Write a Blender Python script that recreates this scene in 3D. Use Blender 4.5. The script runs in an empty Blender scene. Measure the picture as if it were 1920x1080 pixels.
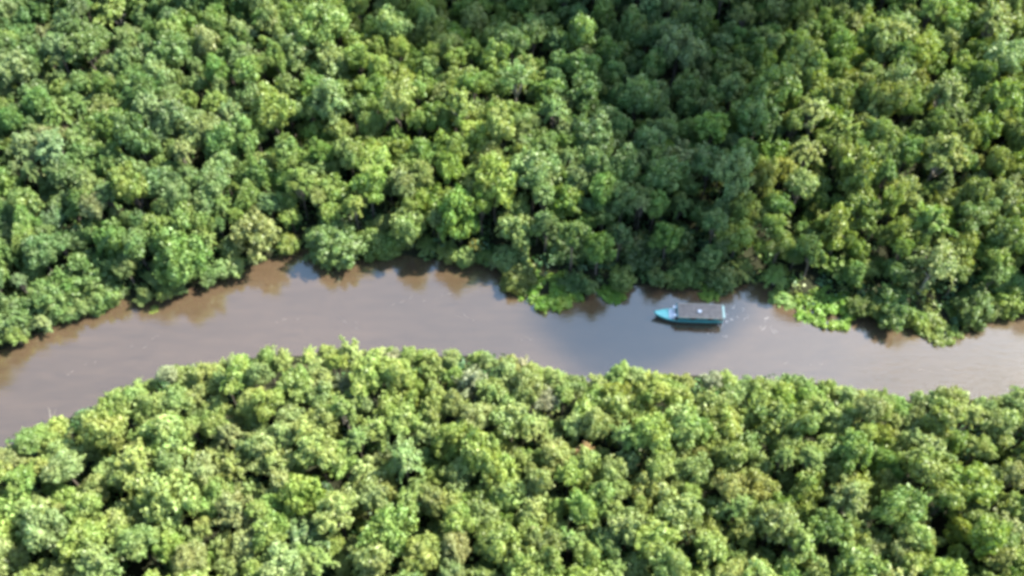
import bpy, math, random
import numpy as np
from mathutils import Vector
R_ = math.radians
SC = bpy.context.scene
COL = SC.collection
rng = np.random.default_rng(11)
random.seed(11)

# ------------------------------------------------------------------ camera
H = 150.0
PITCH = R_(55.0)
HFOV = R_(55.0)
F = 960.0 / math.tan(HFOV / 2)
FW = np.array([0, math.cos(PITCH), -math.sin(PITCH)])
UP = np.array([0, math.sin(PITCH), math.cos(PITCH)])
CP = np.array([0, 0, H])
cam = bpy.data.cameras.new('camera')
cam.angle = HFOV
cam.sensor_fit = 'HORIZONTAL'
cam.clip_start = 1.0
cam.clip_end = 9000
co = bpy.data.objects.new('camera', cam)
COL.objects.link(co)
co.location = (0, 0, H)
co.rotation_euler = (math.pi / 2 - PITCH, 0, 0)
SC.camera = co


def unproj(px, py, z=0.0):
    """photo pixel (1920x1080) -> the point of the level plane z it shows"""
    d = F * FW + (px - 960) * np.array([1, 0, 0]) - (py - 540) * UP
    t = (z - H) / d[2]
    return CP + d * t


def proj(x, y, z):
    dy, dz = y, z - H
    dep = np.maximum(dy * FW[1] + dz * FW[2], 1.0)
    v = dy * UP[1] + dz * UP[2]
    return 960 + F * x / dep, 540 - F * v / dep, F / dep


# banks as the photo shows them (where the foliage meets the water)
FAR = np.array([(-200, 760), (0, 668), (60, 640), (150, 600), (215, 572), (290, 575), (340, 556), (400, 538), (480, 508), (540, 484),
                (575, 474), (620, 505), (665, 500), (720, 482), (800, 497), (870, 500), (920, 500), (950, 540), (1000, 562),
                (1100, 558), (1200, 545), (1300, 546), (1350, 552), (1430, 540), (1470, 572), (1550, 600), (1640, 598),
                (1700, 622), (1780, 636), (1850, 606), (1920, 590), (2150, 570)], float)
NEAR = np.array([(-200, 960), (0, 848), (60, 803), (110, 780), (200, 748), (260, 716), (310, 690), (400, 677), (490, 657), (560, 657), (640, 643),
                 (720, 652), (800, 657), (890, 656), (960, 667), (1050, 692), (1100, 708), (1160, 684), (1220, 697), (1330, 692),
                 (1400, 707), (1530, 707), (1600, 722), (1680, 737), (1720, 742), (1780, 727), (1850, 747), (1900, 737), (1920, 727),
                 (2150, 740)], float)


def farline(px): return np.interp(px, FAR[:, 0], FAR[:, 1])
def nearline(px): return np.interp(px, NEAR[:, 0], NEAR[:, 1])


# ------------------------------------------------------------------ helpers
def tag(o, label=None, cat=None, group=None, kind=None):
    if label: o['label'] = label
    if cat: o['category'] = cat
    if group: o['group'] = group
    if kind: o['kind'] = kind
    return o


def empty(name, loc, rz=0.0):
    o = bpy.data.objects.new(name, None)
    COL.objects.link(o)
    o.location = loc
    o.rotation_euler = (0, 0, rz)
    o.empty_display_size = 0.5
    return o


def link(name, me, parent=None, mat=None):
    o = bpy.data.objects.new(name, me)
    COL.objects.link(o)
    if parent: o.parent = parent
    if mat and not me.materials: me.materials.append(mat)
    return o


def np_mesh(name, V, Q, var=None, tint=None, T=None, smooth=False):
    """mesh from numpy verts, quads and tris, with point attributes"""
    me = bpy.data.meshes.new(name)
    V = np.asarray(V, np.float32)
    nq = 0 if Q is None else len(Q)
    nt = 0 if T is None else len(T)
    me.vertices.add(len(V))
    me.vertices.foreach_set('co', V.ravel())
    loops = np.concatenate([np.asarray(a, np.int32).ravel() for a in (Q, T) if a is not None and len(a)])
    me.loops.add(len(loops))
    me.loops.foreach_set('vertex_index', loops)
    starts = np.concatenate([np.arange(nq) * 4, nq * 4 + np.arange(nt) * 3]).astype(np.int32)
    me.polygons.add(nq + nt)
    me.polygons.foreach_set('loop_start', starts)
    if smooth:
        me.polygons.foreach_set('use_smooth', np.ones(nq + nt, bool))
    if var is not None:
        a = me.attributes.new('leaf_var', 'FLOAT', 'POINT')
        a.data.foreach_set('value', np.asarray(var, np.float32))
    if tint is not None:
        a = me.attributes.new('tint', 'FLOAT_COLOR', 'POINT')
        t4 = np.ones((len(V), 4), np.float32)
        t4[:, :3] = tint
        a.data.foreach_set('color', t4.ravel())
    me.update(calc_edges=True)
    me.validate()
    return me


class MB:
    """collects simple solids and links them as one mesh object"""
    def __init__(s): s.v, s.f = [], []

    def add(s, vs, fs):
        n = len(s.v)
        s.v += [tuple(map(float, v)) for v in vs]
        s.f += [tuple(i + n for i in f) for f in fs]

    def box(s, x0, x1, y0, y1, z0, z1):
        s.add([(x0, y0, z0), (x1, y0, z0), (x1, y1, z0), (x0, y1, z0), (x0, y0, z1), (x1, y0, z1), (x1, y1, z1), (x0, y1, z1)],
              [(3, 2, 1, 0), (4, 5, 6, 7), (0, 1, 5, 4), (1, 2, 6, 5), (2, 3, 7, 6), (3, 0, 4, 7)])

    def tube(s, pts, rad, n=6):
        pts = [Vector(p) for p in pts]
        rad = rad if hasattr(rad, '__len__') else [rad] * len(pts)
        vs, fs = [], []
        for i, p in enumerate(pts):
            d = (pts[min(i + 1, len(pts) - 1)] - pts[max(i - 1, 0)]).normalized()
            a = d.orthogonal().normalized() if abs(d.z) < .95 else Vector((1, 0, 0))
            a = (a - d * a.dot(d)).normalized()
            b = d.cross(a)
            for k in range(n):
                t = 2 * math.pi * k / n
                vs.append(p + (a * math.cos(t) + b * math.sin(t)) * rad[i])
        for i in range(len(pts) - 1):
            for k in range(n):
                k2 = (k + 1) % n
                fs.append((i * n + k, i * n + k2, (i + 1) * n + k2, (i + 1) * n + k))
        fs.append(tuple(range(n))[::-1])
        fs.append(tuple((len(pts) - 1) * n + k for k in range(n)))
        s.add(vs, fs)

    def grid(s, rows, cap=False):
        """rows of points, each the same length, skinned"""
        n = len(rows[0])
        vs = [p for r in rows for p in r]
        fs = [(i * n + k, i * n + k + 1, (i + 1) * n + k + 1, (i + 1) * n + k) for i in range(len(rows) - 1) for k in range(n - 1)]
        if cap: fs += [tuple(range(n))[::-1], tuple((len(rows) - 1) * n + k for k in range(n))]
        s.add(vs, fs)

    def mesh(s, name, bevel=0):
        me = bpy.data.meshes.new(name)
        me.from_pydata(s.v, [], s.f)
        me.update()
        return me

    def build(s, name, mat, parent=None, bevel=0, smooth=False):
        o = link(name, s.mesh(name), parent, mat)
        if smooth:
            for p in o.data.polygons: p.use_smooth = True
        if bevel:
            m = o.modifiers.new('bevel', 'BEVEL')
            m.width = bevel
            m.segments = 2
            m.limit_method = 'ANGLE'
        return o


# ------------------------------------------------------------------ materials
def new_mat(name):
    m = bpy.data.materials.new(name)
    m.use_nodes = True
    nt = m.node_tree
    nt.nodes.clear()
    out = nt.nodes.new('ShaderNodeOutputMaterial')
    return m, nt, out


def N(nt, t, **kw):
    n = nt.nodes.new(t)
    for k, v in kw.items():
        if k in n.inputs: n.inputs[k].default_value = v
        else: setattr(n, k, v)
    return n


def leaf_material(name, geometry_tint, where='GEOMETRY'):
    m, nt, out = new_mat(name)
    L = nt.links.new
    if geometry_tint:
        tint = N(nt, 'ShaderNodeAttribute', attribute_name='tint', attribute_type=where).outputs['Color']
    else:
        tint = N(nt, 'ShaderNodeObjectInfo').outputs['Color']
    var = N(nt, 'ShaderNodeAttribute', attribute_name='leaf_var').outputs['Fac']
    geo = N(nt, 'ShaderNodeNewGeometry')
    noi = N(nt, 'ShaderNodeTexNoise', Scale=.35, Detail=2.0)
    L(geo.outputs['Position'], noi.inputs['Vector'])
    # leaf to leaf: value and a drift of hue between fresh yellow and blue green
    hsv = N(nt, 'ShaderNodeHueSaturation')
    mh = N(nt, 'ShaderNodeMapRange')
    mh.inputs['From Min'].default_value = .3; mh.inputs['From Max'].default_value = .7
    mh.inputs['To Min'].default_value = .522; mh.inputs['To Max'].default_value = .486
    L(noi.outputs['Fac'], mh.inputs['Value'])
    L(mh.outputs['Result'], hsv.inputs['Hue'])
    mv = N(nt, 'ShaderNodeMapRange')
    mv.inputs['To Min'].default_value = .62; mv.inputs['To Max'].default_value = 1.38
    L(var, mv.inputs['Value'])
    L(mv.outputs['Result'], hsv.inputs['Value'])
    L(tint, hsv.inputs['Color'])
    p = N(nt, 'ShaderNodeBsdfPrincipled', Roughness=.5)
    p.inputs['Specular IOR Level'].default_value = .45
    L(hsv.outputs['Color'], p.inputs['Base Color'])
    tr = N(nt, 'ShaderNodeBsdfTranslucent')
    h2 = N(nt, 'ShaderNodeHueSaturation', Hue=.485, Saturation=1.15, Value=1.25)
    L(hsv.outputs['Color'], h2.inputs['Color'])
    L(h2.outputs['Color'], tr.inputs['Color'])
    mx = N(nt, 'ShaderNodeMixShader', Fac=.32)
    L(p.outputs[0], mx.inputs[1]); L(tr.outputs[0], mx.inputs[2])
    L(mx.outputs[0], out.inputs['Surface'])
    return m


def plain(name, col, rough=.6, noise=.25, scale=3.0, bump=0.0, metal=0.0):
    m, nt, out = new_mat(name)
    L = nt.links.new
    tc = N(nt, 'ShaderNodeTexCoord')
    noi = N(nt, 'ShaderNodeTexNoise', Scale=scale, Detail=5.0)
    L(tc.outputs['Object'], noi.inputs['Vector'])
    ramp = N(nt, 'ShaderNodeMapRange')
    ramp.inputs['From Min'].default_value = .3; ramp.inputs['From Max'].default_value = .7
    ramp.inputs['To Min'].default_value = 1 - noise; ramp.inputs['To Max'].default_value = 1 + noise
    L(noi.outputs['Fac'], ramp.inputs['Value'])
    hsv = N(nt, 'ShaderNodeHueSaturation', Color=(*col, 1))
    L(ramp.outputs['Result'], hsv.inputs['Value'])
    p = N(nt, 'ShaderNodeBsdfPrincipled', Roughness=rough, Metallic=metal)
    L(hsv.outputs['Color'], p.inputs['Base Color'])
    if bump:
        b = N(nt, 'ShaderNodeBump', Strength=bump, Distance=.05)
        L(noi.outputs['Fac'], b.inputs['Height'])
        L(b.outputs['Normal'], p.inputs['Normal'])
    L(p.outputs[0], out.inputs['Surface'])
    return m


M_LEAF = leaf_material('leaf', False)
M_LEAFG = leaf_material('leaf_mass', True)
M_LEAFI = leaf_material('leaf_forest', True, 'INSTANCER')
M_BARK = plain('bark', (.12, .10, .075), .85, .35, 6, .4)
M_PALE = plain('pale_bark', (.22, .20, .16), .85, .25, 6, .4)
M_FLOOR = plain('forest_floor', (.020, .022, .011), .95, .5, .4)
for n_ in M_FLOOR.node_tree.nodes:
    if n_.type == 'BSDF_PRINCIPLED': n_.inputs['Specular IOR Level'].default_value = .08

# water: silty brown river with a sky reflecting surface and fine ripples
M_WATER, nt, out = new_mat('river_water')
L = nt.links.new
geo = N(nt, 'ShaderNodeNewGeometry')
n1 = N(nt, 'ShaderNodeTexNoise', Scale=.035, Detail=5.0, Distortion=.6)
mp = N(nt, 'ShaderNodeMapping')
mp.inputs['Scale'].default_value = (.5, 1.6, 1)
L(geo.outputs['Position'], mp.inputs['Vector']); L(mp.outputs[0], n1.inputs['Vector'])
cr = N(nt, 'ShaderNodeValToRGB')
cr.color_ramp.elements[0].position = .3; cr.color_ramp.elements[0].color = (.064, .043, .0245, 1)
cr.color_ramp.elements[1].position = .7; cr.color_ramp.elements[1].color = (.080, .053, .031, 1)
L(n1.outputs['Fac'], cr.inputs['Fac'])
n3 = N(nt, 'ShaderNodeTexNoise', Scale=.5, Detail=6.0, Roughness=.65, Distortion=1.2)
mp3 = N(nt, 'ShaderNodeMapping')
mp3.inputs['Rotation'].default_value = (0, 0, -.12)
mp3.inputs['Scale'].default_value = (.25, 1.6, 1)
L(geo.outputs['Position'], mp3.inputs['Vector']); L(mp3.outputs[0], n3.inputs['Vector'])
ms = N(nt, 'ShaderNodeMapRange')
ms.inputs['From Min'].default_value = .35; ms.inputs['From Max'].default_value = .75
ms.inputs['To Min'].default_value = .9; ms.inputs['To Max'].default_value = 1.2
L(n3.outputs['Fac'], ms.inputs['Value'])
hs = N(nt, 'ShaderNodeHueSaturation')
L(ms.outputs['Result'], hs.inputs['Value']); L(cr.outputs['Color'], hs.inputs['Color'])
dif = N(nt, 'ShaderNodeBsdfDiffuse')
L(hs.outputs['Color'], dif.inputs['Color'])
n2 = N(nt, 'ShaderNodeTexNoise', Scale=.9, Detail=4.0, Roughness=.6, Distortion=.4)
mp2 = N(nt, 'ShaderNodeMapping')
mp2.inputs['Rotation'].default_value = (0, 0, .35)
mp2.inputs['Scale'].default_value = (.55, 1.5, 1)
L(geo.outputs['Position'], mp2.inputs['Vector']); L(mp2.outputs[0], n2.inputs['Vector'])
bmp = N(nt, 'ShaderNodeBump', Strength=.2, Distance=.14)
L(n2.outputs['Fac'], bmp.inputs['Height'])
gl = N(nt, 'ShaderNodeBsdfGlossy', Roughness=.115)
gl.inputs['Color'].default_value = (.90, .97, .87, 1)
L(bmp.outputs['Normal'], gl.inputs['Normal'])
fr = N(nt, 'ShaderNodeFresnel', IOR=2.45)
L(bmp.outputs['Normal'], fr.inputs['Normal'])
mx = N(nt, 'ShaderNodeMixShader')
L(fr.outputs[0], mx.inputs[0]); L(dif.outputs[0], mx.inputs[1]); L(gl.outputs[0], mx.inputs[2])
L(mx.outputs[0], out.inputs['Surface'])

# ------------------------------------------------------------------ light
SUN_AZ, SUN_EL = R_(69), R_(48)          # azimuth measured from +Y (away from the camera) towards +X
SUNV = np.array([math.sin(SUN_AZ) * math.cos(SUN_EL), math.cos(SUN_AZ) * math.cos(SUN_EL), math.sin(SUN_EL)])
sl = bpy.data.lights.new('sun', 'SUN')
sl.energy = 5.0
sl.angle = R_(.55)
sl.color = (1, .955, .87)
so = bpy.data.objects.new('sun', sl)
COL.objects.link(so)
so.rotation_euler = Vector(SUNV).to_track_quat('Z', 'Y').to_euler()
w = bpy.data.worlds.new('World')
SC.world = w
w.use_nodes = True
nt = w.node_tree
bg = nt.nodes['Background']
sky = nt.nodes.new('ShaderNodeTexSky')
sky.sky_type = 'NISHITA'
sky.sun_disc = False
sky.sun_elevation = SUN_EL
sky.sun_rotation = SUN_AZ
sky.dust_density = .6
nt.links.new(sky.outputs[0], bg.inputs['Color'])
bg.inputs['Strength'].default_value = .135
SC.view_settings.view_transform = 'Standard'
SC.view_settings.look = 'None'
SC.view_settings.exposure = 1.92
SC.view_settings.gamma = 1
SC.cycles.filter_width = 3.7
SC.cycles.max_bounces = 6
SC.cycles.volume_bounces = 0

# ------------------------------------------------------------------ ground and water
def axis(a, b, step, far):
    mid = np.arange(a, b + step, step)
    g = step * 1.5 ** np.arange(1, 14)
    ext = np.cumsum(g)
    ext = ext[ext < far]
    return np.concatenate([(a - ext)[::-1], mid, b + ext])


gx, gy = axis(-170, 170, 1.7, 3000), axis(20, 230, 1.7, 3000)
X, Y = np.meshgrid(gx, gy)
PX, PY, S = proj(X, np.maximum(Y, -60), 0)
df = (PY - (farline(PX) - 14)) / S            # > 0 in the channel, about metres
dn = ((nearline(PX) + 14) - PY) / S
inside = np.minimum(df, dn)
Z = .75 - 2.3 * np.clip((inside + 1.0) / 4.0, 0, 1)
Z = Z + np.where(inside < -2, .25 * np.sin(X * .31) * np.cos(Y * .27), 0)
ny, nx = X.shape
idx = np.arange(nx * ny).reshape(ny, nx)
Q = np.stack([idx[:-1, :-1], idx[:-1, 1:], idx[1:, 1:], idx[1:, :-1]], -1).reshape(-1, 4)
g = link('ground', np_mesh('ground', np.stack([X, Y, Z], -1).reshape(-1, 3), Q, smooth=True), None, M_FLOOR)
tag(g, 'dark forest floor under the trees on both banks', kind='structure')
b = MB()
b.add([(-2900, 0, 0), (2900, 0, 0), (2900, 260, 0), (-2900, 260, 0)], [(0, 1, 2, 3)])
wo = b.build('river', M_WATER)
tag(wo, 'silty brown river winding between the two forested banks', kind='structure')

# ------------------------------------------------------------------ crowns
def unit(v): return v / np.maximum(np.linalg.norm(v, axis=-1, keepdims=True), 1e-9)


def fib(n, rs):
    i = np.arange(n) + .5
    ph = np.arccos(1 - 2 * i / n)
    th = math.pi * (1 + 5 ** .5) * i + rs.uniform(0, 6.28)
    return np.stack([np.cos(th) * np.sin(ph), np.sin(th) * np.sin(ph), np.cos(ph)], -1)


def leaf_quads(P, Nn, size, rs, jit=.5):
    """one bent leaf clump per point: verts (n*4,3)"""
    n = len(P)
    nn = unit(Nn + rs.normal(0, jit, (n, 3)))
    a = unit(np.cross(nn, rs.normal(0, 1, (n, 3))))
    b_ = np.cross(nn, a)
    s = size * rs.uniform(.65, 1.4, (n, 1))
    wd = rs.uniform(.55, .85, (n, 1))
    c = [P - a * s, P - b_ * s * wd + nn * s * .25, P + a * s - nn * s * .15, P + b_ * s * wd + nn * s * .25]
    return np.stack(c, 1).reshape(-1, 3)


ICO_V = None
def ico():
    global ICO_V, ICO_F
    if ICO_V is None:
        import bmesh
        bm = bmesh.new()
        bmesh.ops.create_icosphere(bm, subdivisions=1, radius=1)
        ICO_V = np.array([v.co[:] for v in bm.verts])
        ICO_F = np.array([[v.index for v in f.verts] for f in bm.faces])
        bm.free()
    return ICO_V, ICO_F


def crown_data(kind, seed, leaf=.075, dens=1.0):
    """unit crown (radius 1) -> verts, quads, tris, var, lobe centres"""
    rs = np.random.default_rng(seed)
    lobes = []
    if kind == 'dome':
        for d in fib(26, rs):
            if d[2] < -.25: continue
            d = d + rs.normal(0, .13, 3)
            lobes.append((np.array([d[0] * .68, d[1] * .68, d[2] * .55]) * rs.uniform(.82, 1.12), rs.uniform(.26, .42)))
        lobes.append((np.array([0, 0, .1]), .55))
    elif kind == 'loose':
        for i in range(15):
            d = unit(rs.normal(0, 1, 3))
            d[2] = d[2] * .75 + .1
            lobes.append((d * rs.uniform(.35, .82), rs.uniform(.2, .38)))
        lobes.append((np.array([0, 0, -.1]), .4))
    elif kind == 'small':
        for i in range(30):
            d = unit(rs.normal(0, 1, 3))
            if d[2] < -.4: d[2] *= -1
            lobes.append((np.array([d[0] * .78, d[1] * .78, d[2] * .66]) * rs.uniform(.7, 1.08), rs.uniform(.14, .27)))
        lobes.append((np.array([0, 0, .0]), .52))
    elif kind == 'tall':
        for i in range(20):
            z = rs.uniform(-.9, .95)
            rr = .62 * math.sqrt(max(0, 1 - (z * .9) ** 2)) * rs.uniform(.7, 1.1)
            t = rs.uniform(0, 6.28)
            lobes.append((np.array([math.cos(t) * rr, math.sin(t) * rr, z]), rs.uniform(.22, .36)))
        lobes.append((np.array([0, 0, 0]), .45))
    elif kind == 'drape':
        for d in fib(30, rs):
            d = d + rs.normal(0, .13, 3)
            q = .74 if d[2] > -.2 else .88
            lobes.append((np.array([d[0] * q, d[1] * q, d[2] * .78 - .1]) * rs.uniform(.85, 1.08), rs.uniform(.24, .4)))
        lobes.append((np.array([0, 0, -.1]), .62))
    elif kind == 'bush':
        for i in range(54):
            t, rr = rs.uniform(0, 6.28), math.sqrt(rs.uniform(0, 1))
            lobes.append((np.array([math.cos(t) * rr, math.sin(t) * rr * .8, .3 * (1 - rr) + rs.uniform(0, .2)]), rs.uniform(.07, .2)))
    VS, NS, KS = [], [], []
    if kind in ('plume', 'sparse'):
        nf = 46 if kind == 'plume' else 38
        for i in range(nf):
            t = rs.uniform(0, 6.28)
            el = rs.uniform(.15, 1.45)
            ln = rs.uniform(.75, 1.15)
            base = rs.normal(0, .16, 3) * np.array([1, 1, .8])
            u = np.linspace(.15, 1, 34 if kind == 'plume' else 20)[:, None]
            dirh = np.array([math.cos(t), math.sin(t), 0])
            p = base + dirh * (u * ln * math.cos(el)) + np.array([0, 0, 1.0]) * (u * ln * math.sin(el) * .9 - (u ** 2.2) * ln * .55 * math.cos(el))
            k = 3 if kind == 'plume' else 2
            p = np.repeat(p, k, 0) + rs.normal(0, .055 if kind == 'plume' else .07, (len(p) * k, 3))
            VS.append(p)
            NS.append(unit(p - np.array([0, 0, -.9])))
            KS.append(np.full(len(p), rs.uniform(-.14, .14)))
        lobes = [(np.array([0, 0, .05]), .3 if kind == 'plume' else .06)]
    else:
        main, lobes = lobes, []
        for c, r in main:
            m_ = 8 if r < .5 else 14
            for d in fib(m_, rs):
                if d[2] < -.45 and kind != 'drape': continue
                d = unit(d + rs.normal(0, .3, 3))
                lobes.append((c + d * r * rs.uniform(.6, 1.05), r * rs.uniform(.34, .62) if r < .5 else r * rs.uniform(.25, .4)))
        C = np.array([l[0] for l in lobes]); RR = np.array([l[1] for l in lobes])
        for k, (c, r) in enumerate(lobes):
            n = int(dens * 4 * math.pi * r * r / (leaf * leaf * 1.15))
            d = fib(max(n, 12), rs) + rs.normal(0, .12, (max(n, 12), 3))
            d = unit(d)
            # ragged lobe: lumps of its own plus leaves that stick out
            ph = rs.uniform(0, 6.28, 3)
            lump = 1 + .13 * np.sin(d[:, 0] * 6 + ph[0]) * np.sin(d[:, 1] * 6 + ph[1]) + .09 * np.sin(d[:, 2] * 9 + ph[2])
            rad = r * lump * (.88 + rs.gamma(1.1, .13, len(d)))
            A = np.diag(rs.uniform(.7, 1.3, 3)) + rs.normal(0, .22, (3, 3))
            p = c + (d * rad[:, None]) @ A
            dist = np.linalg.norm(p[:, None] - C[None], axis=2) / RR[None]
            dist[:, k] = 9
            keep = (dist.min(1) > .9) & (rs.uniform(0, 1, len(p)) > .06)
            keep &= (d[:, 2] > -.75) | (kind == 'drape')
            VS.append(p[keep]); NS.append(d[keep]); KS.append(np.full(keep.sum(), rs.uniform(-.16, .16)))
    P, Nn, K = np.concatenate(VS), np.concatenate(NS), np.concatenate(KS)
    V = leaf_quads(P, Nn, leaf, rs)
    Qd = np.arange(len(V)).reshape(-1, 4)
    var = np.repeat(np.clip(.5 + K + rs.normal(0, .12, len(P)), 0, 1), 4)
    iv, jf = ico()
    TV, TF = [], []
    base = len(V)
    core = lobes if kind in ('plume', 'sparse') else main
    for c, r in core:
        TV.append(c + iv * r * .72); TF.append(jf + base); base += len(iv)
    TV = np.concatenate(TV); TF = np.concatenate(TF)
    V = np.concatenate([V, TV])
    var = np.concatenate([var, np.full(len(TV), .45)])
    return V, Qd, TF, var, [l[0] for l in core]


def trunk_mesh(seed, lobes, pale=False):
    """trunk from z=0 up to the crown's middle at z=1, with limbs into the lobes (unit crown radius 1)"""
    rs = np.random.default_rng(seed)
    b = MB()
    w1, w2 = rs.normal(0, .05, 2), rs.normal(0, .05, 2)
    b.tube([(0, 0, -.08), (0, 0, .05), (w1[0], w1[1], .35), (w2[0], w2[1], .7), (0, 0, 1.02)], [.14, .085, .065, .055, .035], 8)
    pick = [l for l in lobes if np.linalg.norm(l[:2]) > .25][:9]
    for c in pick:
        z0 = rs.uniform(.55, .85)
        e = np.array(c) * .8
        b.tube([(0, 0, z0), (e[0] * .45, e[1] * .45, z0 + .12), (e[0], e[1], 1 + e[2] * .33)], [.04, .028, .01], 5)
    me = b.mesh('trunk')
    me.materials.append(M_PALE if pale else M_BARK)
    for p in me.polygons: p.use_smooth = True
    return me


KINDS = {'dome': 4, 'loose': 4, 'small': 3, 'tall': 2, 'drape': 3, 'plume': 3, 'sparse': 2, 'bush': 3}
PROTO = {}
for kd, n in KINDS.items():
    for i in range(n):
        lf = {'plume': .055, 'sparse': .055, 'small': .057, 'bush': .045}.get(kd, .063)
        sd = sum(map(ord, kd)) * 7 + i
        V, Qd, TF, var, lc = crown_data(kd, sd, lf)
        me = np_mesh('crown_' + kd, V, Qd, var, None, TF)
        me.materials.append(M_LEAF)
        if kd in ('plume', 'sparse'):
            lc = [np.array([math.cos(a) * .6, math.sin(a) * .6, .2]) for a in np.arange(0, 6.2, .7)]
        PROTO[(kd, i)] = dict(me=me, trunk=trunk_mesh(sd, lc, kd in ('sparse', 'plume')), V=V, Q=Qd, T=TF, var=var)

# ------------------------------------------------------------------ colours of the crowns (leaf albedo)
PAL = {'green': (.105, .190, .052), 'fresh green': (.135, .240, .048), 'yellow-green': (.200, .285, .065), 'pale green': (.225, .300, .115),
       'grey-green': (.175, .240, .110), 'dark green': (.066, .130, .044), 'olive': (.170, .210, .060), 'brownish': (.205, .225, .100),
       'yellow': (.245, .285, .075), 'pale grey': (.26, .30, .19), 'blue-green': (.100, .185, .075), 'pinkish': (.34, .27, .15)}

# trees traced from the photo: px, py of the crown's middle, radius in px, colour, kind, crown height (m)
HAND_FAR = [
    # waterside row of the far bank, left to right
    (20, 600, 50, 'green', 'drape', 6), (95, 560, 52, 'green', 'drape', 6), (170, 515, 58, 'green', 'drape', 7), (345, 492, 62, 'fresh green', 'dome', 8),
    (298, 520, 38, 'pale green', 'drape', 5), (255, 455, 46, 'green', 'loose', 9), (480, 440, 66, 'brownish', 'small', 9), (436, 470, 36, 'pale green', 'drape', 5),
    (628, 455, 60, 'blue-green', 'drape', 6.5), (640, 490, 26, 'pale green', 'loose', 4.5), (590, 445, 30, 'pale green', 'loose', 7), (765, 425, 44, 'pale green', 'dome', 9),
    (700, 450, 40, 'green', 'drape', 6), (860, 405, 60, 'fresh green', 'small', 9), (893, 462, 24, 'yellow', 'loose', 6), (800, 462, 30, 'dark green', 'drape', 4),
    (975, 435, 50, 'pale green', 'loose', 8), (960, 490, 40, 'pale green', 'drape', 5), (1060, 460, 44, 'dark green', 'drape', 6), (1120, 470, 40, 'green', 'drape', 4.5),
    (1200, 470, 48, 'dark green', 'drape', 7), (1270, 450, 44, 'dark green', 'drape', 7), (1290, 510, 34, 'green', 'drape', 4), (1230, 520, 30, 'dark green', 'drape', 4),
    (1385, 440, 52, 'yellow-green', 'loose', 8), (1390, 505, 38, 'olive', 'plume', 5), (1455, 520, 40, 'yellow-green', 'plume', 5), (1480, 470, 36, 'yellow-green', 'loose', 7),
    (1570, 440, 50, 'yellow-green', 'loose', 9), (1570, 505, 46, 'fresh green', 'plume', 6), (1640, 500, 36, 'green', 'drape', 5), (1750, 500, 70, 'brownish', 'sparse', 9),
    (1670, 575, 46, 'green', 'drape', 4.5), (1710, 530, 42, 'grey-green', 'loose', 6), (1830, 570, 46, 'dark green', 'drape', 5), (1885, 530, 50, 'green', 'drape', 6),
    (1800, 470, 40, 'olive', 'loose', 9), (1880, 450, 44, 'dark green', 'dome', 9), 
    # crowns that stand out behind it
    (1000, 320, 66, 'pale green', 'small', 13), (1100, 300, 34, 'pale green', 'loose', 11), (560, 345, 38, 'yellow-green', 'dome', 11), (745, 190, 44, 'pale green', 'dome', 14),
    (690, 350, 44, 'yellow-green', 'loose', 11), (755, 340, 42, 'brownish', 'small', 11), (380, 80, 40, 'brownish', 'loose', 13), (505, 45, 34, 'grey-green', 'small', 14),
    (600, 60, 70, 'green', 'small', 13), (175, 390, 34, 'brownish', 'loose', 11), (210, 235, 44, 'fresh green', 'loose', 12), (30, 130, 46, 'brownish', 'loose', 12),
    (100, 280, 50, 'grey-green', 'plume', 13), (1685, 150, 46, 'grey-green', 'sparse', 14), (1660, 90, 40, 'grey-green', 'loose', 13), (1770, 175, 50, 'olive', 'plume', 13),
    (1450, 170, 62, 'green', 'small', 13), (1270, 95, 60, 'grey-green', 'small', 12), (1195, 185, 44, 'blue-green', 'dome', 12), (1880, 110, 50, 'grey-green', 'dome', 13),
    (1110, 265, 52, 'blue-green', 'dome', 12), (1245, 330, 50, 'green', 'dome', 11), (1330, 310, 44, 'blue-green', 'dome', 11), (1470, 320, 30, 'yellow', 'loose', 10),
    (1430, 340, 40, 'olive', 'loose', 10), (1510, 290, 44, 'olive', 'plume', 11), (1580, 250, 44, 'yellow-green', 'plume', 11), (1620, 390, 50, 'olive', 'small', 10),
    (1690, 365, 44, 'brownish', 'loose', 10), (1740, 420, 50, 'yellow-green', 'plume', 10), (960, 80, 44, 'dark green', 'dome', 13), (1085, 60, 50, 'fresh green', 'loose', 12),
    (940, 215, 40, 'yellow-green', 'loose', 12), (160, 90, 44, 'green', 'small', 13), (315, 60, 26, 'yellow-green', 'dome', 13), (620, 190, 54, 'grey-green', 'small', 13),
    (380, 250, 56, 'pale green', 'small', 12), (300, 430, 42, 'yellow-green', 'loose', 9), (400, 345, 44, 'blue-green', 'small', 11),
]
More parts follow.
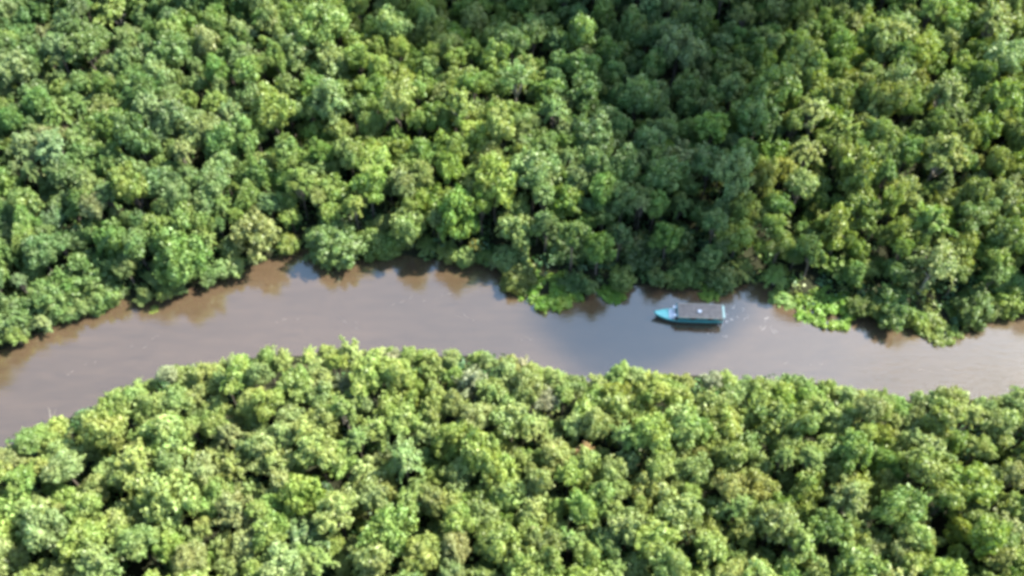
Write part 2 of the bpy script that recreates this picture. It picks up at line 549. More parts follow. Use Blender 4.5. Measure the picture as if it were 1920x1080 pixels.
HAND_NEAR = [
    (312, 700, 20, 'pale grey', 'loose', 10), (1335, 712, 24, 'pale grey', 'loose', 11), (1080, 722, 26, 'olive', 'dome', 10), (1165, 705, 32, 'fresh green', 'dome', 8),
    (725, 1000, 66, 'fresh green', 'small', 11), (1095, 852, 26, 'pinkish', 'loose', 10), (740, 672, 26, 'fresh green', 'dome', 6), (500, 680, 30, 'fresh green', 'loose', 8),
    (660, 668, 40, 'yellow-green', 'plume', 9), (120, 880, 40, 'blue-green', 'dome', 11), (90, 1000, 66, 'grey-green', 'loose', 11), (230, 1010, 34, 'yellow-green', 'loose', 10),
    (630, 960, 54, 'pale green', 'small', 11), (570, 800, 40, 'pale green', 'loose', 11), (1020, 750, 34, 'pale grey', 'small', 9), (1450, 980, 60, 'brownish', 'small', 11),
    (1590, 940, 54, 'pale green', 'plume', 11), (1690, 960, 56, 'green', 'dome', 11), (1780, 930, 44, 'yellow-green', 'loose', 11), (1650, 760, 40, 'olive', 'loose', 10),
    (1780, 760, 42, 'olive', 'dome', 9), (1600, 850, 50, 'green', 'small', 11), (1500, 790, 56, 'green', 'loose', 10), (1270, 960, 60, 'grey-green', 'loose', 11),
    (1360, 860, 46, 'olive', 'loose', 11), (1180, 990, 50, 'brownish', 'loose', 11), (1100, 880, 50, 'pale green', 'small', 10), (1000, 900, 44, 'grey-green', 'loose', 11),
    (860, 980, 44, 'yellow-green', 'loose', 11), (850, 830, 50, 'yellow-green', 'small', 10), (760, 790, 44, 'yellow-green', 'loose', 10), (600, 740, 40, 'grey-green', 'loose', 10),
    (1330, 1030, 46, 'yellow-green', 'loose', 11), (520, 905, 40, 'grey-green', 'loose', 11), (380, 880, 44, 'brownish', 'loose', 11), (890, 780, 36, 'pale green', 'loose', 11),
    (1850, 1010, 50, 'yellow-green', 'loose', 11), (1740, 840, 44, 'pale green', 'plume', 11), (1870, 800, 48, 'grey-green', 'loose', 10), (1905, 755, 36, 'pale green', 'loose', 10),
]
HAND_BUSH = [  # low plants on the waterline
    (1030, 538, 58, 'yellow-green', 2.0), (1332, 545, 24, 'yellow-green', 1.4), (1550, 572, 58, 'yellow-green', 2.0), (1775, 598, 52, 'olive', 3.0), (1145, 545, 30, 'fresh green', 1.6),
    (1620, 560, 30, 'yellow-green', 1.2), (288, 580, 10, 'yellow', .4), (1470, 555, 28, 'pale green', 1.5),
]

TREES = []


def ceiling_z(x, y, r, zs=1.2):
    bx, by, bs = proj(x, y, 0)
    d = (farline(bx) - by) / bs / .8          # metres behind the far waterline
    return max(1.3, 1.45 * (max(d, 0) + 3.3) - .75 * r * zs)


def put(px, py, rpx, colr, kind, zc, side):
    for _ in range(6):
        c = unproj(px, py, zc)
        s = proj(*c)[2]
        r = rpx * .77 / s
        if side == 'far': zc = min(zc, .5 * zc + .5 * ceiling_z(c[0], c[1], r)) if zc > ceiling_z(c[0], c[1], r) else zc
    TREES.append(dict(x=c[0], y=c[1], z=zc, r=r, col=colr, kind=kind, side=side, px=px, py=py, rpx=rpx, hand=True))


for i, t in enumerate(HAND_FAR):
    t = list(t)
    if i < 39 and t[5] <= 7: t[5] = t[2] / 10 * .5 + .4
    put(*t, 'far')
    if i < 39 and t[5] <= 7: TREES[-1]['zs'] = .8
for t in HAND_NEAR:
    put(*t, 'near')
    if t[1] < nearline(t[0]) + 60: TREES[-1]['zs'] = 1.0


def vn(x, y, s, o=0.0):
    """cheap smooth noise 0..1"""
    return .5 + .25 * (math.sin(x / s * 1.7 + 1.3 * math.sin(y / s * 1.1 + o) + o) + math.sin(y / s * 1.9 + 1.1 * math.sin(x / s * .8 + 2 * o) + 3 * o))


def pick_colour(px, py, side):
    if side == 'near':
        if py < nearline(px) + 110:
            wt = {'yellow-green': 5, 'pale green': 4, 'fresh green': 2, 'olive': 1.2, 'grey-green': 1.5, 'pale grey': .5, 'green': .6}
        elif px < 1100:
            wt = {'yellow-green': 3.2, 'pale green': 3.2, 'fresh green': 1.8, 'olive': 1, 'grey-green': 1.6, 'brownish': .5, 'green': 1.6, 'blue-green': .5}
        else:
            wt = {'yellow-green': 3, 'pale green': 2, 'fresh green': 1.5, 'olive': 2, 'grey-green': 1.5, 'brownish': .5, 'green': 2}
    elif px < 560:
        wt = {'green': 4, 'fresh green': 2, 'pale green': 2.2, 'grey-green': 1.5, 'blue-green': 2, 'yellow-green': 1.5, 'dark green': .7, 'brownish': .2}
    elif px < 1000:
        wt = {'yellow-green': 3.5, 'green': 2.2, 'fresh green': 2, 'pale green': 2, 'grey-green': .8, 'olive': .8}
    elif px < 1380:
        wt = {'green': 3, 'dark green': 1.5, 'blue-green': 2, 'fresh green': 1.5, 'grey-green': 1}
    else:
        wt = {'yellow-green': 2.5, 'olive': 3, 'green': 3, 'fresh green': 1, 'grey-green': 1, 'dark green': .8, 'pale green': .8}
    return random.choices(list(wt), list(wt.values()))[0]


def pick_kind(px, side, edge):
    if edge: return random.choice(['drape', 'drape', 'loose', 'tall'])
    if side == 'far' and px > 1380:
        return random.choices(['plume', 'loose', 'small', 'dome', 'tall'], [2.5, 3, 2, 1.2, 1])[0]
    return random.choices(['dome', 'loose', 'small', 'tall', 'plume', 'sparse'], [2, 3.4, 3.2, 1.6, 1.5, .12])[0]


GRID = {}
def near_ok(x, y, r, f):
    i, j = int(x // 8), int(y // 8)
    for a in (-1, 0, 1):
        for b_ in (-1, 0, 1):
            for t in GRID.get((i + a, j + b_), ()):
                if (t['x'] - x) ** 2 + (t['y'] - y) ** 2 < (f * (t['r'] + r)) ** 2: return False
    return True
def reg(t): GRID.setdefault((int(t['x'] // 8), int(t['y'] // 8)), []).append(t)
for t in TREES: reg(t)
for px, py, rpx, colr, z in HAND_BUSH:
    c = unproj(px, py, z * .5)
    reg(dict(x=c[0], y=c[1], r=rpx / proj(*c)[2]))

# waterside row of the near bank: crown tops drawn along the traced line
px = -150
while px < 2080:
    rp = random.uniform(16, 32)
    py = nearline(px) + rp * .92 + random.uniform(-3, 6)
    zc = random.uniform(6.5, 9.5)
    c = unproj(px, py, zc)
    r = rp / proj(*c)[2]
    if near_ok(c[0], c[1], r, .45):
        t = dict(x=c[0], y=c[1], z=zc, r=r, col=pick_colour(px, py, 'near'), kind=random.choice(['loose', 'dome', 'small', 'loose', 'tall']), side='near', hand=False, zs=1.0)
        TREES.append(t); reg(t)
    px += rp * 1.0
# waterside row of the far bank, where no traced tree stands
px = -150
while px < 2080:
    rp = random.uniform(18, 30)
    py = farline(px) - rp * 1.02
    zc = random.uniform(1.3, 2.2)
    c = unproj(px, py, zc)
    r = rp / proj(*c)[2]
    if near_ok(c[0], c[1], r, .5):
        t = dict(x=c[0], y=c[1], z=zc, r=r, col=pick_colour(px, py, 'far'), kind='drape', side='far', hand=False, zs=.85)
        TREES.append(t); reg(t)
    px += rp * 1.0
def by0(x, y):
    bx, by, bs = proj(x, y, 0)
    return by < farline(bx)


for lo, hi, tries, f in ((4.2, 5.4, 90, .66), (3.0, 4.2, 1000, .64), (2.1, 3.0, 14000, .62), (1.4, 2.1, 26000, .62)):
    for _ in range(tries):
        y = random.uniform(20, 222)
        half = 30 + .56 * math.hypot(y, H) + 12
        x = random.uniform(-half, half)
        r = random.uniform(lo, hi)
        zc = 8.3 + 3.4 * vn(x, y, 19) + random.choice((-1, 1)) * random.uniform(.2, 3.0) + .5 * (r - 4)
        if hi < 2.5: zc -= random.uniform(0, 3)
        if by0(x, y): zc = min(zc, ceiling_z(x, y, r))
        qx, qy, s = proj(x, y, zc)
        bx, by, bs = proj(x, y, 0)
        side = None
        if by < farline(bx) - 16:
            if qy + r * s * .95 < farline(qx) + 2: side = 'far'
        elif qy - r * s * 1.25 > nearline(qx) + 2 and by > nearline(bx) + 45: side = 'near'
        if side is None or not near_ok(x, y, r, f): continue
        t = dict(x=x, y=y, z=zc, r=r, col=pick_colour(qx, qy, side), kind=pick_kind(qx, side, False), side=side, hand=False)
        TREES.append(t); reg(t)
for t in TREES:
    qx, qy, s = proj(t['x'], t['y'], t['z'])
    t['px'], t['py'], t['rpx'] = float(qx), float(qy), float(t['r'] * s)
    ix = max(0, min(1920, t['px'] + t['rpx']) - max(0, t['px'] - t['rpx']))
    iy = max(0, min(1080, t['py'] + t['rpx']) - max(0, t['py'] - t['rpx']))
    t['area'] = ix * iy if ix > 12 and iy > 12 else 0
    base = np.array(PAL[t['col']]) * (1.14, 1.07, .88)
    if t['side'] == 'near': mean = np.array((.295, .355, .112)) - np.array((.05, .045, .03)) * np.clip((np.array(t['px']) - 1200) / 700, 0, 1)
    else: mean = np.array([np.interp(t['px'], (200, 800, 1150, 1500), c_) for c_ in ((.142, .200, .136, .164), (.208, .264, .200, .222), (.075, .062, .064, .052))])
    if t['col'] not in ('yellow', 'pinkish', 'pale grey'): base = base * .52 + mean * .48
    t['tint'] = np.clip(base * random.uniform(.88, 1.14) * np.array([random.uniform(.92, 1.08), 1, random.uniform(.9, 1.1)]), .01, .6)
    t['sx'] = random.uniform(.84, 1.2)
    t['rot'] = random.uniform(0, 6.28)
    t['var_i'] = random.randrange(KINDS[t['kind']])
    t['zs'] = t.get('zs') or random.uniform(1.0, 1.6)
INVIEW = [t for t in TREES if t['area'] > 0]
INVIEW.sort(key=lambda t: -t['area'])
SINGLE = INVIEW[:300]
ids = {id(t) for t in SINGLE}
REST = [t for t in TREES if id(t) not in ids]
from collections import Counter
print('TREES', len(TREES), 'in view', len(INVIEW), 'single', len(SINGLE))

# ---- labels: zone (bank, depth, sector) + what sets the tree apart inside its zone
SHAPE = {'dome': 'dome-crowned', 'loose': 'loose-crowned', 'small': 'bumpy-crowned', 'tall': 'narrow', 'drape': 'low-hanging', 'plume': 'feathery', 'sparse': 'thin-leaved'}
SECT = ['at far left', 'at left', 'left of centre', 'just left of centre', 'just right of centre', 'in line with boat', 'right of boat', 'at far right']


def zone(t):
    s = min(7, max(0, int(t['px'] // 240)))
    if t['side'] == 'near':
        d = t['py'] - t['rpx'] - nearline(t['px'])
        k = 0 if d < 40 else 1 if d < 120 else 2 if t['py'] < 985 else 3
        ph = ['on near bank by the water', 'just behind near waterside row', 'deep in near forest', 'along bottom edge'][k]
    else:
        d = farline(t['px']) - (t['py'] + t['rpx'])
        k = 0 if d < 25 else 1 if d < 110 else 2 if t['py'] > 190 else 3 if t['py'] > 70 else 4
        ph = ['on far bank by the water', 'just behind far waterside row', 'midway into far forest', 'deep in far forest', 'along top edge'][k]
    return (t['side'], k, s), ph + ' ' + SECT[s]


ZN = {}
for t in SINGLE:
    z, ph = zone(t)
    t['zp'] = ph
    ZN.setdefault(z, []).append(t)
for z, ts in ZN.items():
    left = list(ts)
    # a colour and shape nobody else in the zone has needs nothing more
    cnt = {}
    for t in ts: cnt[(t['col'], t['kind'])] = cnt.get((t['col'], t['kind']), 0) + 1
    ncol = {}
    for t in ts: ncol[t['col']] = ncol.get(t['col'], 0) + 1
    for t in list(left):
        if cnt[(t['col'], t['kind'])] == 1:
            t['label'] = f"{t['col']} {SHAPE[t['kind']]} tree {t['zp']}"
            left.remove(t)
    by = {}
    for t in left: by.setdefault((t['col'], t['kind']), []).append(t)
    for key, us in by.items():
        us.sort(key=lambda t: t['px'])
        if len(us) == 2 and max(u['rpx'] for u in us) > 1.25 * min(u['rpx'] for u in us):
            us.sort(key=lambda t: t['rpx'])
            words = ['smaller', 'larger']
        elif len(us) == 2: words = ['left of two', 'right of two']
        elif len(us) == 3: words = ['leftmost of three', 'middle of three', 'rightmost of three']
        else: words = [['first', 'second', 'third', 'fourth', 'fifth', 'sixth', 'seventh'][min(i, 6)] + ' from left of' for i in range(len(us))]
        for u, wd in zip(us, words):
            pl = 'trees' if ' of' in wd else 'tree'
            u['label'] = f"{wd} {u['col']} {SHAPE[u['kind']]} {pl} {u['zp']}"
dc = Counter(t['label'] for t in SINGLE)
print('DUP', [k for k, v in dc.items() if v > 1][:20], max(len(v) for v in ZN.values()), Counter(len(v) for v in ZN.values()))
NAME = {'plume': 'feathery_tree', 'sparse': 'thin_leaved_tree'}
for t in SINGLE:
    pr = PROTO[(t['kind'], t['var_i'])]
    root = empty(NAME.get(t['kind'], 'broadleaf_tree'), (t['x'], t['y'], .2), t['rot'])
    tag(root, t['label'], 'tree', f"trees of the forest on the {t['side']} bank")
    cr_ = link('crown', pr['me'], root)
    cr_.location = (0, 0, t['z'] - .2)
    cr_.scale = (t['r'] * t['sx'], t['r'] / t['sx'], t['r'] * t['zs'])
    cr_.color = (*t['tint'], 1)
    tk = link('trunk', pr['trunk'], root)
    k_ = min(t['r'], 5.0)
    tk.scale = (k_, k_, t['z'] - .2)

# ---- the trees past the 300 that show largest: one forest object, crowns and trunks set on its points
keys = [k for k in PROTO if k[0] not in ('bush', 'sparse')]
first = {}
for o in COL.objects:
    if o.name.split('.')[0] == 'crown':
        first.setdefault(o.data.name, o)
keys = [k for k in keys if PROTO[k]['me'].name in first]
fm_ = bpy.data.meshes.new('forest')
fm_.from_pydata([(t['x'], t['y'], t['z']) for t in REST], [], [])
def pattr(n, typ, vals, key='value'):
    a = fm_.attributes.new(n, typ, 'POINT')
    a.data.foreach_set(key, np.asarray(vals, np.float32 if typ != 'INT' else np.int32).ravel())
pattr('pick', 'INT', [random.randrange(len(keys)) for t in REST])
pattr('turn', 'FLOAT_VECTOR', [(0, 0, t['rot']) for t in REST], 'vector')
pattr('size', 'FLOAT_VECTOR', [(t['r'] * t['sx'], t['r'] / t['sx'], t['r'] * t['zs']) for t in REST], 'vector')
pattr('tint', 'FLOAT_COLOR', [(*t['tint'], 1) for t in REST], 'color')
fo = link('forest', fm_)
ng = bpy.data.node_groups.new('forest_crowns', 'GeometryNodeTree')
ng.interface.new_socket('Geometry', in_out='INPUT', socket_type='NodeSocketGeometry')
ng.interface.new_socket('Geometry', in_out='OUTPUT', socket_type='NodeSocketGeometry')
gi, go = ng.nodes.new('NodeGroupInput'), ng.nodes.new('NodeGroupOutput')
jn = ng.nodes.new('GeometryNodeJoinGeometry')
for k in keys:
    oi = ng.nodes.new('GeometryNodeObjectInfo')
    oi.transform_space = 'ORIGINAL'
    oi.inputs['Object'].default_value = first[PROTO[k]['me'].name]
    sm_ = ng.nodes.new('GeometryNodeSetMaterial')
    sm_.inputs['Material'].default_value = M_LEAFI
    gt = ng.nodes.new('GeometryNodeGeometryToInstance')
    ng.links.new(oi.outputs['Geometry'], sm_.inputs['Geometry'])
    ng.links.new(sm_.outputs[0], gt.inputs[0])
    ng.links.new(gt.outputs[0], jn.inputs[0])
ip = ng.nodes.new('GeometryNodeInstanceOnPoints')
ip.inputs['Pick Instance'].default_value = True
def nattr(n, typ):
    a = ng.nodes.new('GeometryNodeInputNamedAttribute')
    a.data_type = typ
    a.inputs['Name'].default_value = n
    return [o_ for o_ in a.outputs if o_.enabled][0]
ng.links.new(gi.outputs[0], ip.inputs['Points'])
ng.links.new(jn.outputs[0], ip.inputs['Instance'])
ng.links.new(nattr('pick', 'INT'), ip.inputs['Instance Index'])
er = ng.nodes.new('FunctionNodeEulerToRotation')
ng.links.new(nattr('turn', 'FLOAT_VECTOR'), er.inputs[0])
ng.links.new(er.outputs[0], ip.inputs['Rotation'])
ng.links.new(nattr('size', 'FLOAT_VECTOR'), ip.inputs['Scale'])
pattr('base', 'FLOAT_VECTOR', [(t['x'], t['y'], .2) for t in REST], 'vector')
pattr('trunk_size', 'FLOAT_VECTOR', [(t['r'], t['r'], t['z'] - .2) for t in REST], 'vector')
ot = ng.nodes.new('GeometryNodeObjectInfo')
ot.transform_space = 'ORIGINAL'
ot.inputs['Object'].default_value = next(o for o in COL.objects if o.name.split('.')[0] == 'trunk')
sp_ = ng.nodes.new('GeometryNodeSetPosition')
ng.links.new(gi.outputs[0], sp_.inputs['Geometry'])
ng.links.new(nattr('base', 'FLOAT_VECTOR'), sp_.inputs['Position'])
it = ng.nodes.new('GeometryNodeInstanceOnPoints')
ng.links.new(sp_.outputs[0], it.inputs['Points'])
ng.links.new(ot.outputs['Geometry'], it.inputs['Instance'])
ng.links.new(er.outputs[0], it.inputs['Rotation'])
ng.links.new(nattr('trunk_size', 'FLOAT_VECTOR'), it.inputs['Scale'])
jo = ng.nodes.new('GeometryNodeJoinGeometry')
ng.links.new(ip.outputs[0], jo.inputs[0])
ng.links.new(it.outputs[0], jo.inputs[0])
ng.links.new(jo.outputs[0], go.inputs[0])
fo.modifiers.new('forest_crowns', 'NODES').node_group = ng
tag(fo, 'mass of smaller rainforest crowns filling in behind and between the larger trees', kind='stuff')

# ---- undergrowth: leafy ground cover on both banks
VV, VA, TI = [], [], []
for _ in range(9000):
    y = random.uniform(20, 225)
    half = 40 + .56 * math.hypot(y, H)
    x = random.uniform(-half, half)
    bx, by, bs = proj(x, y, 0)
    if not (by < farline(bx) - 20 or by > nearline(bx) + 24): continue
    rs = np.random.default_rng(random.randrange(10 ** 6))
    n = 36
    d = unit(rs.normal(0, 1, (n, 3))); d[:, 2] = abs(d[:, 2])
    rad = random.uniform(.9, 2.3)
    P = np.array([x, y, .5]) + d * rad * np.array([1, 1, random.uniform(.6, 1.6)])
    VV.append(leaf_quads(P, d, .34, rs)); VA.append(np.repeat(rs.uniform(.1, .9, n), 4))
    TI.append(np.tile(np.array(PAL[random.choice(['green', 'dark green', 'blue-green', 'green', 'olive'])]), (n * 4, 1)))
V = np.concatenate(VV)
ug = link('undergrowth', np_mesh('undergrowth', V, np.arange(len(V)).reshape(-1, 4), np.concatenate(VA), np.concatenate(TI)), None, M_LEAFG)
tag(ug, 'leafy undergrowth covering the ground below the forest trees', kind='stuff')

# ---- low plants along the waterline
BL = ['wide yellow-green bush spilling onto the water left of the boat', 'small yellow-green bush on far bank directly behind the boat roof',
      'wide yellow-green low bush reaching into the water right of the boat', 'tall rounded green bush on far bank near right edge',
      'small fresh green bush beside the dark trees ahead of the boat bow', 'yellow-green bush between the wide low bush and the right hand trees',
      'tiny yellow tuft alone in the water below the far left bank', 'pale green bush at the inlet behind the boat stern']
for i, (px, py, rpx, colr, z) in enumerate(HAND_BUSH):
    c = unproj(px, py, z * .5)
    s = proj(*c)[2]
    pr = PROTO[('bush', i % 3)]
    root = empty('shrub', (c[0], c[1], -.1), i * 1.3)
    tag(root, BL[i], 'bush', 'bushes along the waterline')
    fo_ = link('foliage', pr['me'], root)
    r = rpx / s
    fo_.scale = (r, r, max(r * .55, z * .8))
    fo_.color = (*(np.array(PAL[colr]) * (.95, 1.08, .7)), 1)
    st = MB()
    for k in range(5):
        a = k * 1.26
        st.tube([(0, 0, -.3), (math.cos(a) * r * .3, math.sin(a) * r * .3, .3), (math.cos(a) * r * .6, math.sin(a) * r * .6, .5)], [.05, .035, .015], 5)
    st.build('stem', M_BARK, root)

# ---- a pale dead branch sticking out over the water at the lower left
c = unproj(96, 783, 1.5)
b = MB()
b.tube([(0, -2.2, -1.2), (.1, -.6, .2), (-.2, .9, .9), (-.7, 2.0, 1.2)], [.14, .1, .07, .03], 6)
b.tube([(.1, -.6, .2), (.9, .5, .9), (1.2, 1.5, 1.4)], [.07, .05, .02], 6)
b.tube([(-.2, .9, .9), (.3, 1.6, 1.5)], [.05, .02], 6)
br = b.build('dead_branch', M_PALE)
br.location = c
br.scale = (.7, .7, .7)
tag(br, 'pale bare dead branch leaning over the river at lower left bank', 'branch')

# ------------------------------------------------------------------ the boat
M_TEAL = plain('turquoise_paint', (.025, .15, .17), .5, .18, 2.0)
M_MINT = plain('mint_deck_paint', (.17, .56, .52), .5, .12, 2.0)
M_DARK = plain('dark_hull_bottom', (.02, .035, .045), .6, .3, 2.0)
M_ROOF = plain('weathered_grey_roof', (.195, .170, .145), .8, .2, 1.6, .2)
M_CREAM = plain('cream_trim', (.42, .38, .30), .6, .12, 2.0)
M_WHITE = plain('white_paint', (.75, .77, .78), .5, .08, 2.0)
M_WOOD = plain('deck_boards', (.2, .13, .08), .7, .3, 3.0, .2)
M_GLASS = plain('cabin_glass', (.03, .06, .09), .08, .1, 1.0)
bow, stern = unproj(1226, 589, 0.9), unproj(1354, 592, 0.9)
mid = (bow + stern) / 2
ang = math.atan2(bow[1] - stern[1], bow[0] - stern[0]) - R_(1.0)
LEN = float(np.linalg.norm(bow - stern))
boat = empty('river_boat', (mid[0], mid[1], 0), ang)
tag(boat, 'long turquoise wooden river boat with flat grey roof heading left', 'boat')
hx = LEN / 2
st_x = np.concatenate([np.linspace(-hx, hx - 4.2, 8), np.linspace(hx - 3.5, hx, 8)])


def halfbeam(x):
    u = max(0, (x - (hx - 4.6)) / 4.6)
    return 1.36 * (1 - .93 * u ** 1.9) * (1 - .09 * max(0, (-x - hx + 3) / 3))


def sheer(x): return .78 + .75 * max(0, (x - .5) / hx) ** 2 + .12 * max(0, -x / hx) ** 2


def section(x, z0, z1, k0, k1):
    hb = halfbeam(x)
    return hb * k0, hb * k1, z0, z1


hull = MB()
rows = []
for x in st_x:
    hb, sh = halfbeam(x), sheer(x)
    xb = x - .55 * max(0, (x - hx + 2) / 2)          # raked stem
    prof = [(x, hb, sh), (x * .5 + xb * .5, hb * .97, sh * .5), (xb, hb * .86, .12), (xb, hb * .8, -.1), (xb, hb * .35, -.42), (xb, 0, -.5)]
    rows.append(prof + [(p[0], -p[1], p[2]) for p in prof[-2::-1]])
hull.grid(rows)
n = len(rows[0])
hull.add(rows[0], [tuple(range(n))])
ho = hull.build('hull', M_TEAL, boat, smooth=False)
ho.data.materials.append(M_DARK)
for p in ho.data.polygons:
    if p.center.z < .45: p.material_index = 1
# deck boards inside and mint foredeck
dk = MB()
dk.grid([[(x, halfbeam(x) * .95, .42), (x, -halfbeam(x) * .95, .42)] for x in st_x if x < hx - 3.0])
dk.build('deck', M_WOOD, boat)
fd = MB()
fx = [x for x in np.linspace(hx - 3.3, hx - .04, 9)]
fd.grid([[(x, halfbeam(x) * .96, sheer(x) - .04), (x, 0, sheer(x) + .06), (x, -halfbeam(x) * .96, sheer(x) - .04)] for x in fx])
fd.build('foredeck', M_MINT, boat)
ru = MB()
for s in (1, -1):
    ru.tube([(x, s * halfbeam(x) * 1.01, sheer(x) + .01) for x in st_x], .065, 6)
ru.build('gunwale', M_MINT, boat, smooth=True)
sp = MB()
sp.tube([(hx - .25, 0, sheer(hx) - .3), (hx + .02, 0, sheer(hx) + .2), (hx + .16, 0, sheer(hx) + .5)], [.1, .09, .06], 8)
sp.build('stem_post', M_TEAL, boat, smooth=True)
# cabin: side panels with window openings
x0, x1 = -hx + .25, hx - 4.25
RZ = 2.3
for s in (1, -1):
    cs = MB()
    ya, yb = sorted((s * 1.22, s * 1.28))
    cs.box(x0 + .4, x1, ya, yb, .7, 1.32)
    cs.box(x0 + .4, x1, ya, yb, RZ - .32, RZ - .06)
    k = 7
    for i in range(k + 1):
        xx = x0 + .4 + (x1 - x0 - .4 - .16) * i / k
        cs.box(xx, xx + .16, ya, yb, 1.32, RZ - .32)
    cs.build('cabin_side', M_TEAL, boat)
    for i in range(k):
        if (i + (s > 0)) % 3 == 2: continue          # some openings stay without a curtain
        cu = MB()
        xa = x0 + .4 + .16 + (x1 - x0 - .4 - .16) * i / k
        xb_ = x0 + .4 + (x1 - x0 - .4 - .16) * (i + 1) / k
        m_ = 7
        cu.grid([[(xa + (xb_ - xa) * j / m_, s * (1.21 - .02 * (j % 2)), z) for j in range(m_ + 1)] for z in (RZ - .3, 1.3)])
        cu.build('curtain', plain('teal_curtain', (.10, .33, .32), .85, .12, 4.0) if 'teal_curtain' not in bpy.data.materials else bpy.data.materials['teal_curtain'], boat)
# roof, cambered, with trim and a seam
rf = MB()
rowsT = []
for x in np.linspace(x0, x1 + .1, 14):
    ys = np.linspace(-1.42, 1.42, 9)
    rowsT.append([(x, y, RZ + .14 * (1 - (y / 1.42) ** 2)) for y in ys] + [(x, y, RZ - .06 + .14 * (1 - (y / 1.42) ** 2)) for y in ys[::-1]] + [(x, -1.42, RZ)])
rf.grid(rowsT, cap=True)
ro = rf.build('roof', M_ROOF, boat)
for s in (1, -1):
    tr = MB()
    ya, yb = sorted((s * 1.425, s * 1.52))
    tr.box(x0, x1 + .1, ya, yb, RZ - .1, RZ + .07)
    tr.build('roof_trim', M_CREAM, ro)
tr = MB(); tr.box(x1 + .105, x1 + .3, -1.5, 1.5, RZ - .1, RZ + .1)
tr.build('roof_trim', M_TEAL, ro)
sm = MB()
for xx in np.linspace(x0 + 1.2, x1 - 1.0, 6):
    sm.grid([[(xx + dx, y, RZ + .155 + dz - .14 * (y / 1.42) ** 2) for y in np.linspace(-1.38, 1.38, 9)] for dx, dz in ((-.04, -.02), (-.03, .012), (.03, .012), (.04, -.02))])
sm.build('roof_batten', M_ROOF, ro)
# stern frame
sf = MB()
for s in (1, -1):
    sf.tube([(x0 - .12, s * 1.25, .8), (x0 - .12, s * 1.3, RZ + .1)], .06, 6)
sf.tube([(x0 - .12, -1.4, RZ + .12), (x0 - .12, 1.4, RZ + .12)], .08, 6)
sf.box(x0 - .42, x0 - .003, -1.35, 1.35, RZ - .03, RZ + .03)
sf.build('stern_frame', plain('pale_mint_paint', (.5, .68, .58), .55, .1, 2.0), boat)
# wheelhouse front
wf = MB()
xw = x1 + .55
wf.box(xw, xw + .08, -1.12, 1.12, .8, 1.25)
for y in (-1.12, -.4, .32, 1.04): wf.box(xw, xw + .08, y, y + .08, 1.25, 1.9)
wf.box(xw, xw + .08, -1.12, 1.12, 1.9, 1.98)
wf.box(xw + .083, xw + .95, -1.02, 1.02, 1.08, 1.16)
wo_ = wf.build('wheelhouse_front', M_WHITE, boat)
pn = MB(); pn.box(xw + .03, xw + .05, -1.03, 1.03, 1.26, 1.89)
pn.build('windscreen', M_GLASS, wo_)
hd = MB()
hd.box(xw - .5, xw + .3, -1.15, -.62, 1.985, 2.05); hd.box(xw - .5, xw + .3, .62, 1.15, 1.985, 2.05)
hd.build('front_awning', M_WHITE, boat)
bn = MB()
for i in range(3):
    xx = x0 + 1.2 + i * 2.2
    bn.box(xx, xx + .45, -1.0, 1.0, .8, .86); bn.box(xx + .04, xx + .1, -.9, .9, .42, .8)
bn.build('bench', M_WOOD, boat)
rd = MB()
rd.box(-hx - .35, -hx - .02, -.03, .03, -.4, .5)
rd.tube([(-hx - .2, 0, .5), (-hx - .15, 0, .95), (-hx + .5, 0, 1.05)], .04, 6)
rd.build('rudder', M_DARK, boat)
# a white box on the roof
bx_ = unproj(1312, 584, RZ + .3)
wb = empty('storage_box', (bx_[0], bx_[1], RZ + .13), ang)
tag(wb, 'small white box lying on the grey roof of the turquoise boat', 'box')
q = MB(); q.box(-.3, .3, -.24, .24, 0, .3)
q.build('box_body', M_WHITE, wb, bevel=.04)
q = MB(); q.box(-.32, .32, -.26, .26, .303, .36)
q.build('lid', M_WHITE, wb, bevel=.03)

# ------------------------------------------------------------------ wake and foam flecks
M_FOAM = plain('foam', (.55, .53, .51), .8, .2, 8.0)
fm = MB()


def fleck(px, py, a, b_, rot, z=.012):
    c = unproj(px, py, z)
    m_ = 9
    pts = []
    for k in range(m_):
        t = 2 * math.pi * k / m_
        r = random.uniform(.55, 1.1)
        u, v = math.cos(t) * a * r, math.sin(t) * b_ * r
        pts.append((c[0] + u * math.cos(rot) - v * math.sin(rot), c[1] + u * math.sin(rot) + v * math.cos(rot), z + random.uniform(0, .004)))
    fm.add([(c[0], c[1], z + .03)] + pts, [(0, 1 + k, 1 + (k + 1) % m_) for k in range(m_)])


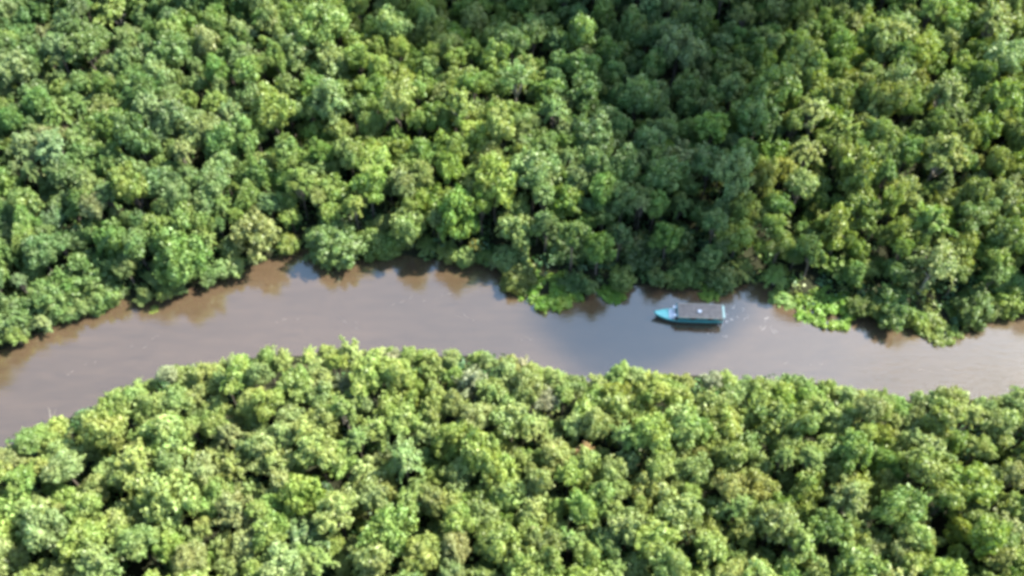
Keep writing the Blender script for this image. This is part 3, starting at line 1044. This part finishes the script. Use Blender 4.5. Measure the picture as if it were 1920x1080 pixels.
for px, py, a in ((1375, 573, .5), (1366, 601, .6), (1360, 590, .4), (1350, 610, .45), (1382, 594, .3), (1400, 597, .3), (1435, 598, .4), (1334, 621, .35), (1395, 579, .3),
                  (1360, 630, .25), (1430, 614, .25), (1453, 620, .3)):
    for k in range(6):
        fleck(px + random.gauss(0, 5), py + random.gauss(0, 2.5), a * random.uniform(.25, .7), a * random.uniform(.06, .18), random.uniform(-.25, .25))
N_WAKE = len(fm.f)
for px, py, n_, dx, dy in ((640, 598, 5, 9, 5), (740, 572, 4, 10, -6), (520, 605, 4, 16, -3), (600, 540, 4, 18, 3), (800, 562, 4, 16, -4), (985, 635, 2, 9, 4), (860, 590, 3, 14, 6),
                           (1480, 680, 4, 20, 1), (1700, 690, 4, 24, 2), (250, 650, 4, 18, -6), (130, 700, 4, 16, -8)):
    for k in range(n_):
        fleck(px + dx * k + random.gauss(0, 4), py + dy * k + random.gauss(0, 2), random.uniform(.3, .9), random.uniform(.015, .04), math.atan2(-dy, dx) + random.gauss(0, .15), .006)
fo2 = fm.build('foam', M_FOAM)
fo2.data.materials.append(plain('thin_foam', (.20, .185, .17), .7, .2, 8.0))
for i_, p in enumerate(fo2.data.polygons):
    if i_ >= N_WAKE: p.material_index = 1
tag(fo2, 'white foam flecks in the boat wake and drifting on the brown river', kind='stuff')

# ------------------------------------------------------------------ the cloud whose shadow lies across the far forest and the boat
M_CLOUD, nt, out = new_mat('cloud')
v = N(nt, 'ShaderNodeVolumePrincipled', Density=.115)
v.inputs['Color'].default_value = (1, 1, 1, 1)
nt.links.new(v.outputs[0], out.inputs['Volume'])
import bmesh
bm = bmesh.new()
for px, py, r in ((60, -70, 12), (220, -75, 13), (400, -70, 12), (550, -60, 13), (1680, -50, 13), (1820, -60, 12), (700, -60, 15), (790, 0, 14), (880, 50, 13), (960, 20, 14), (1060, -10, 15), (1180, 0, 16), (1300, 20, 16), (1420, 0, 13), (1550, -40, 12),
                  (1260, 110, 15), (1150, 150, 10), (1240, 190, 13), (1340, 170, 10), (1220, 260, 11), (1290, 300, 11), (1250, 370, 12), (1240, 440, 12), (1230, 510, 11),
                  (1190, 590, 10), (1150, 650, 8), (1110, 620, 5), (1255, 585, 11), (1320, 575, 8), (1220, 650, 6)):
    gp = unproj(px, py, 9 if py < 540 else 0)
    cpos = gp + SUNV * ((430 - gp[2]) / SUNV[2])
    d = bmesh.ops.create_icosphere(bm, subdivisions=3, radius=r)
    for vv in d['verts']:
        nn_ = 1 + .12 * math.sin(vv.co.x * .5 + px) * math.sin(vv.co.y * .45 + py) + .08 * math.sin(vv.co.z * .7 + px)
        vv.co = Vector((cpos[0], cpos[1], cpos[2])) + vv.co * nn_
cm = bpy.data.meshes.new('cloud')
bm.to_mesh(cm); bm.free()
cm.materials.append(M_CLOUD)
cl = link('cloud', cm)
rm = cl.modifiers.new('union', 'REMESH')
rm.mode = 'VOXEL'; rm.voxel_size = 1.6
tag(cl, 'small white cloud high above the forest', kind='structure')
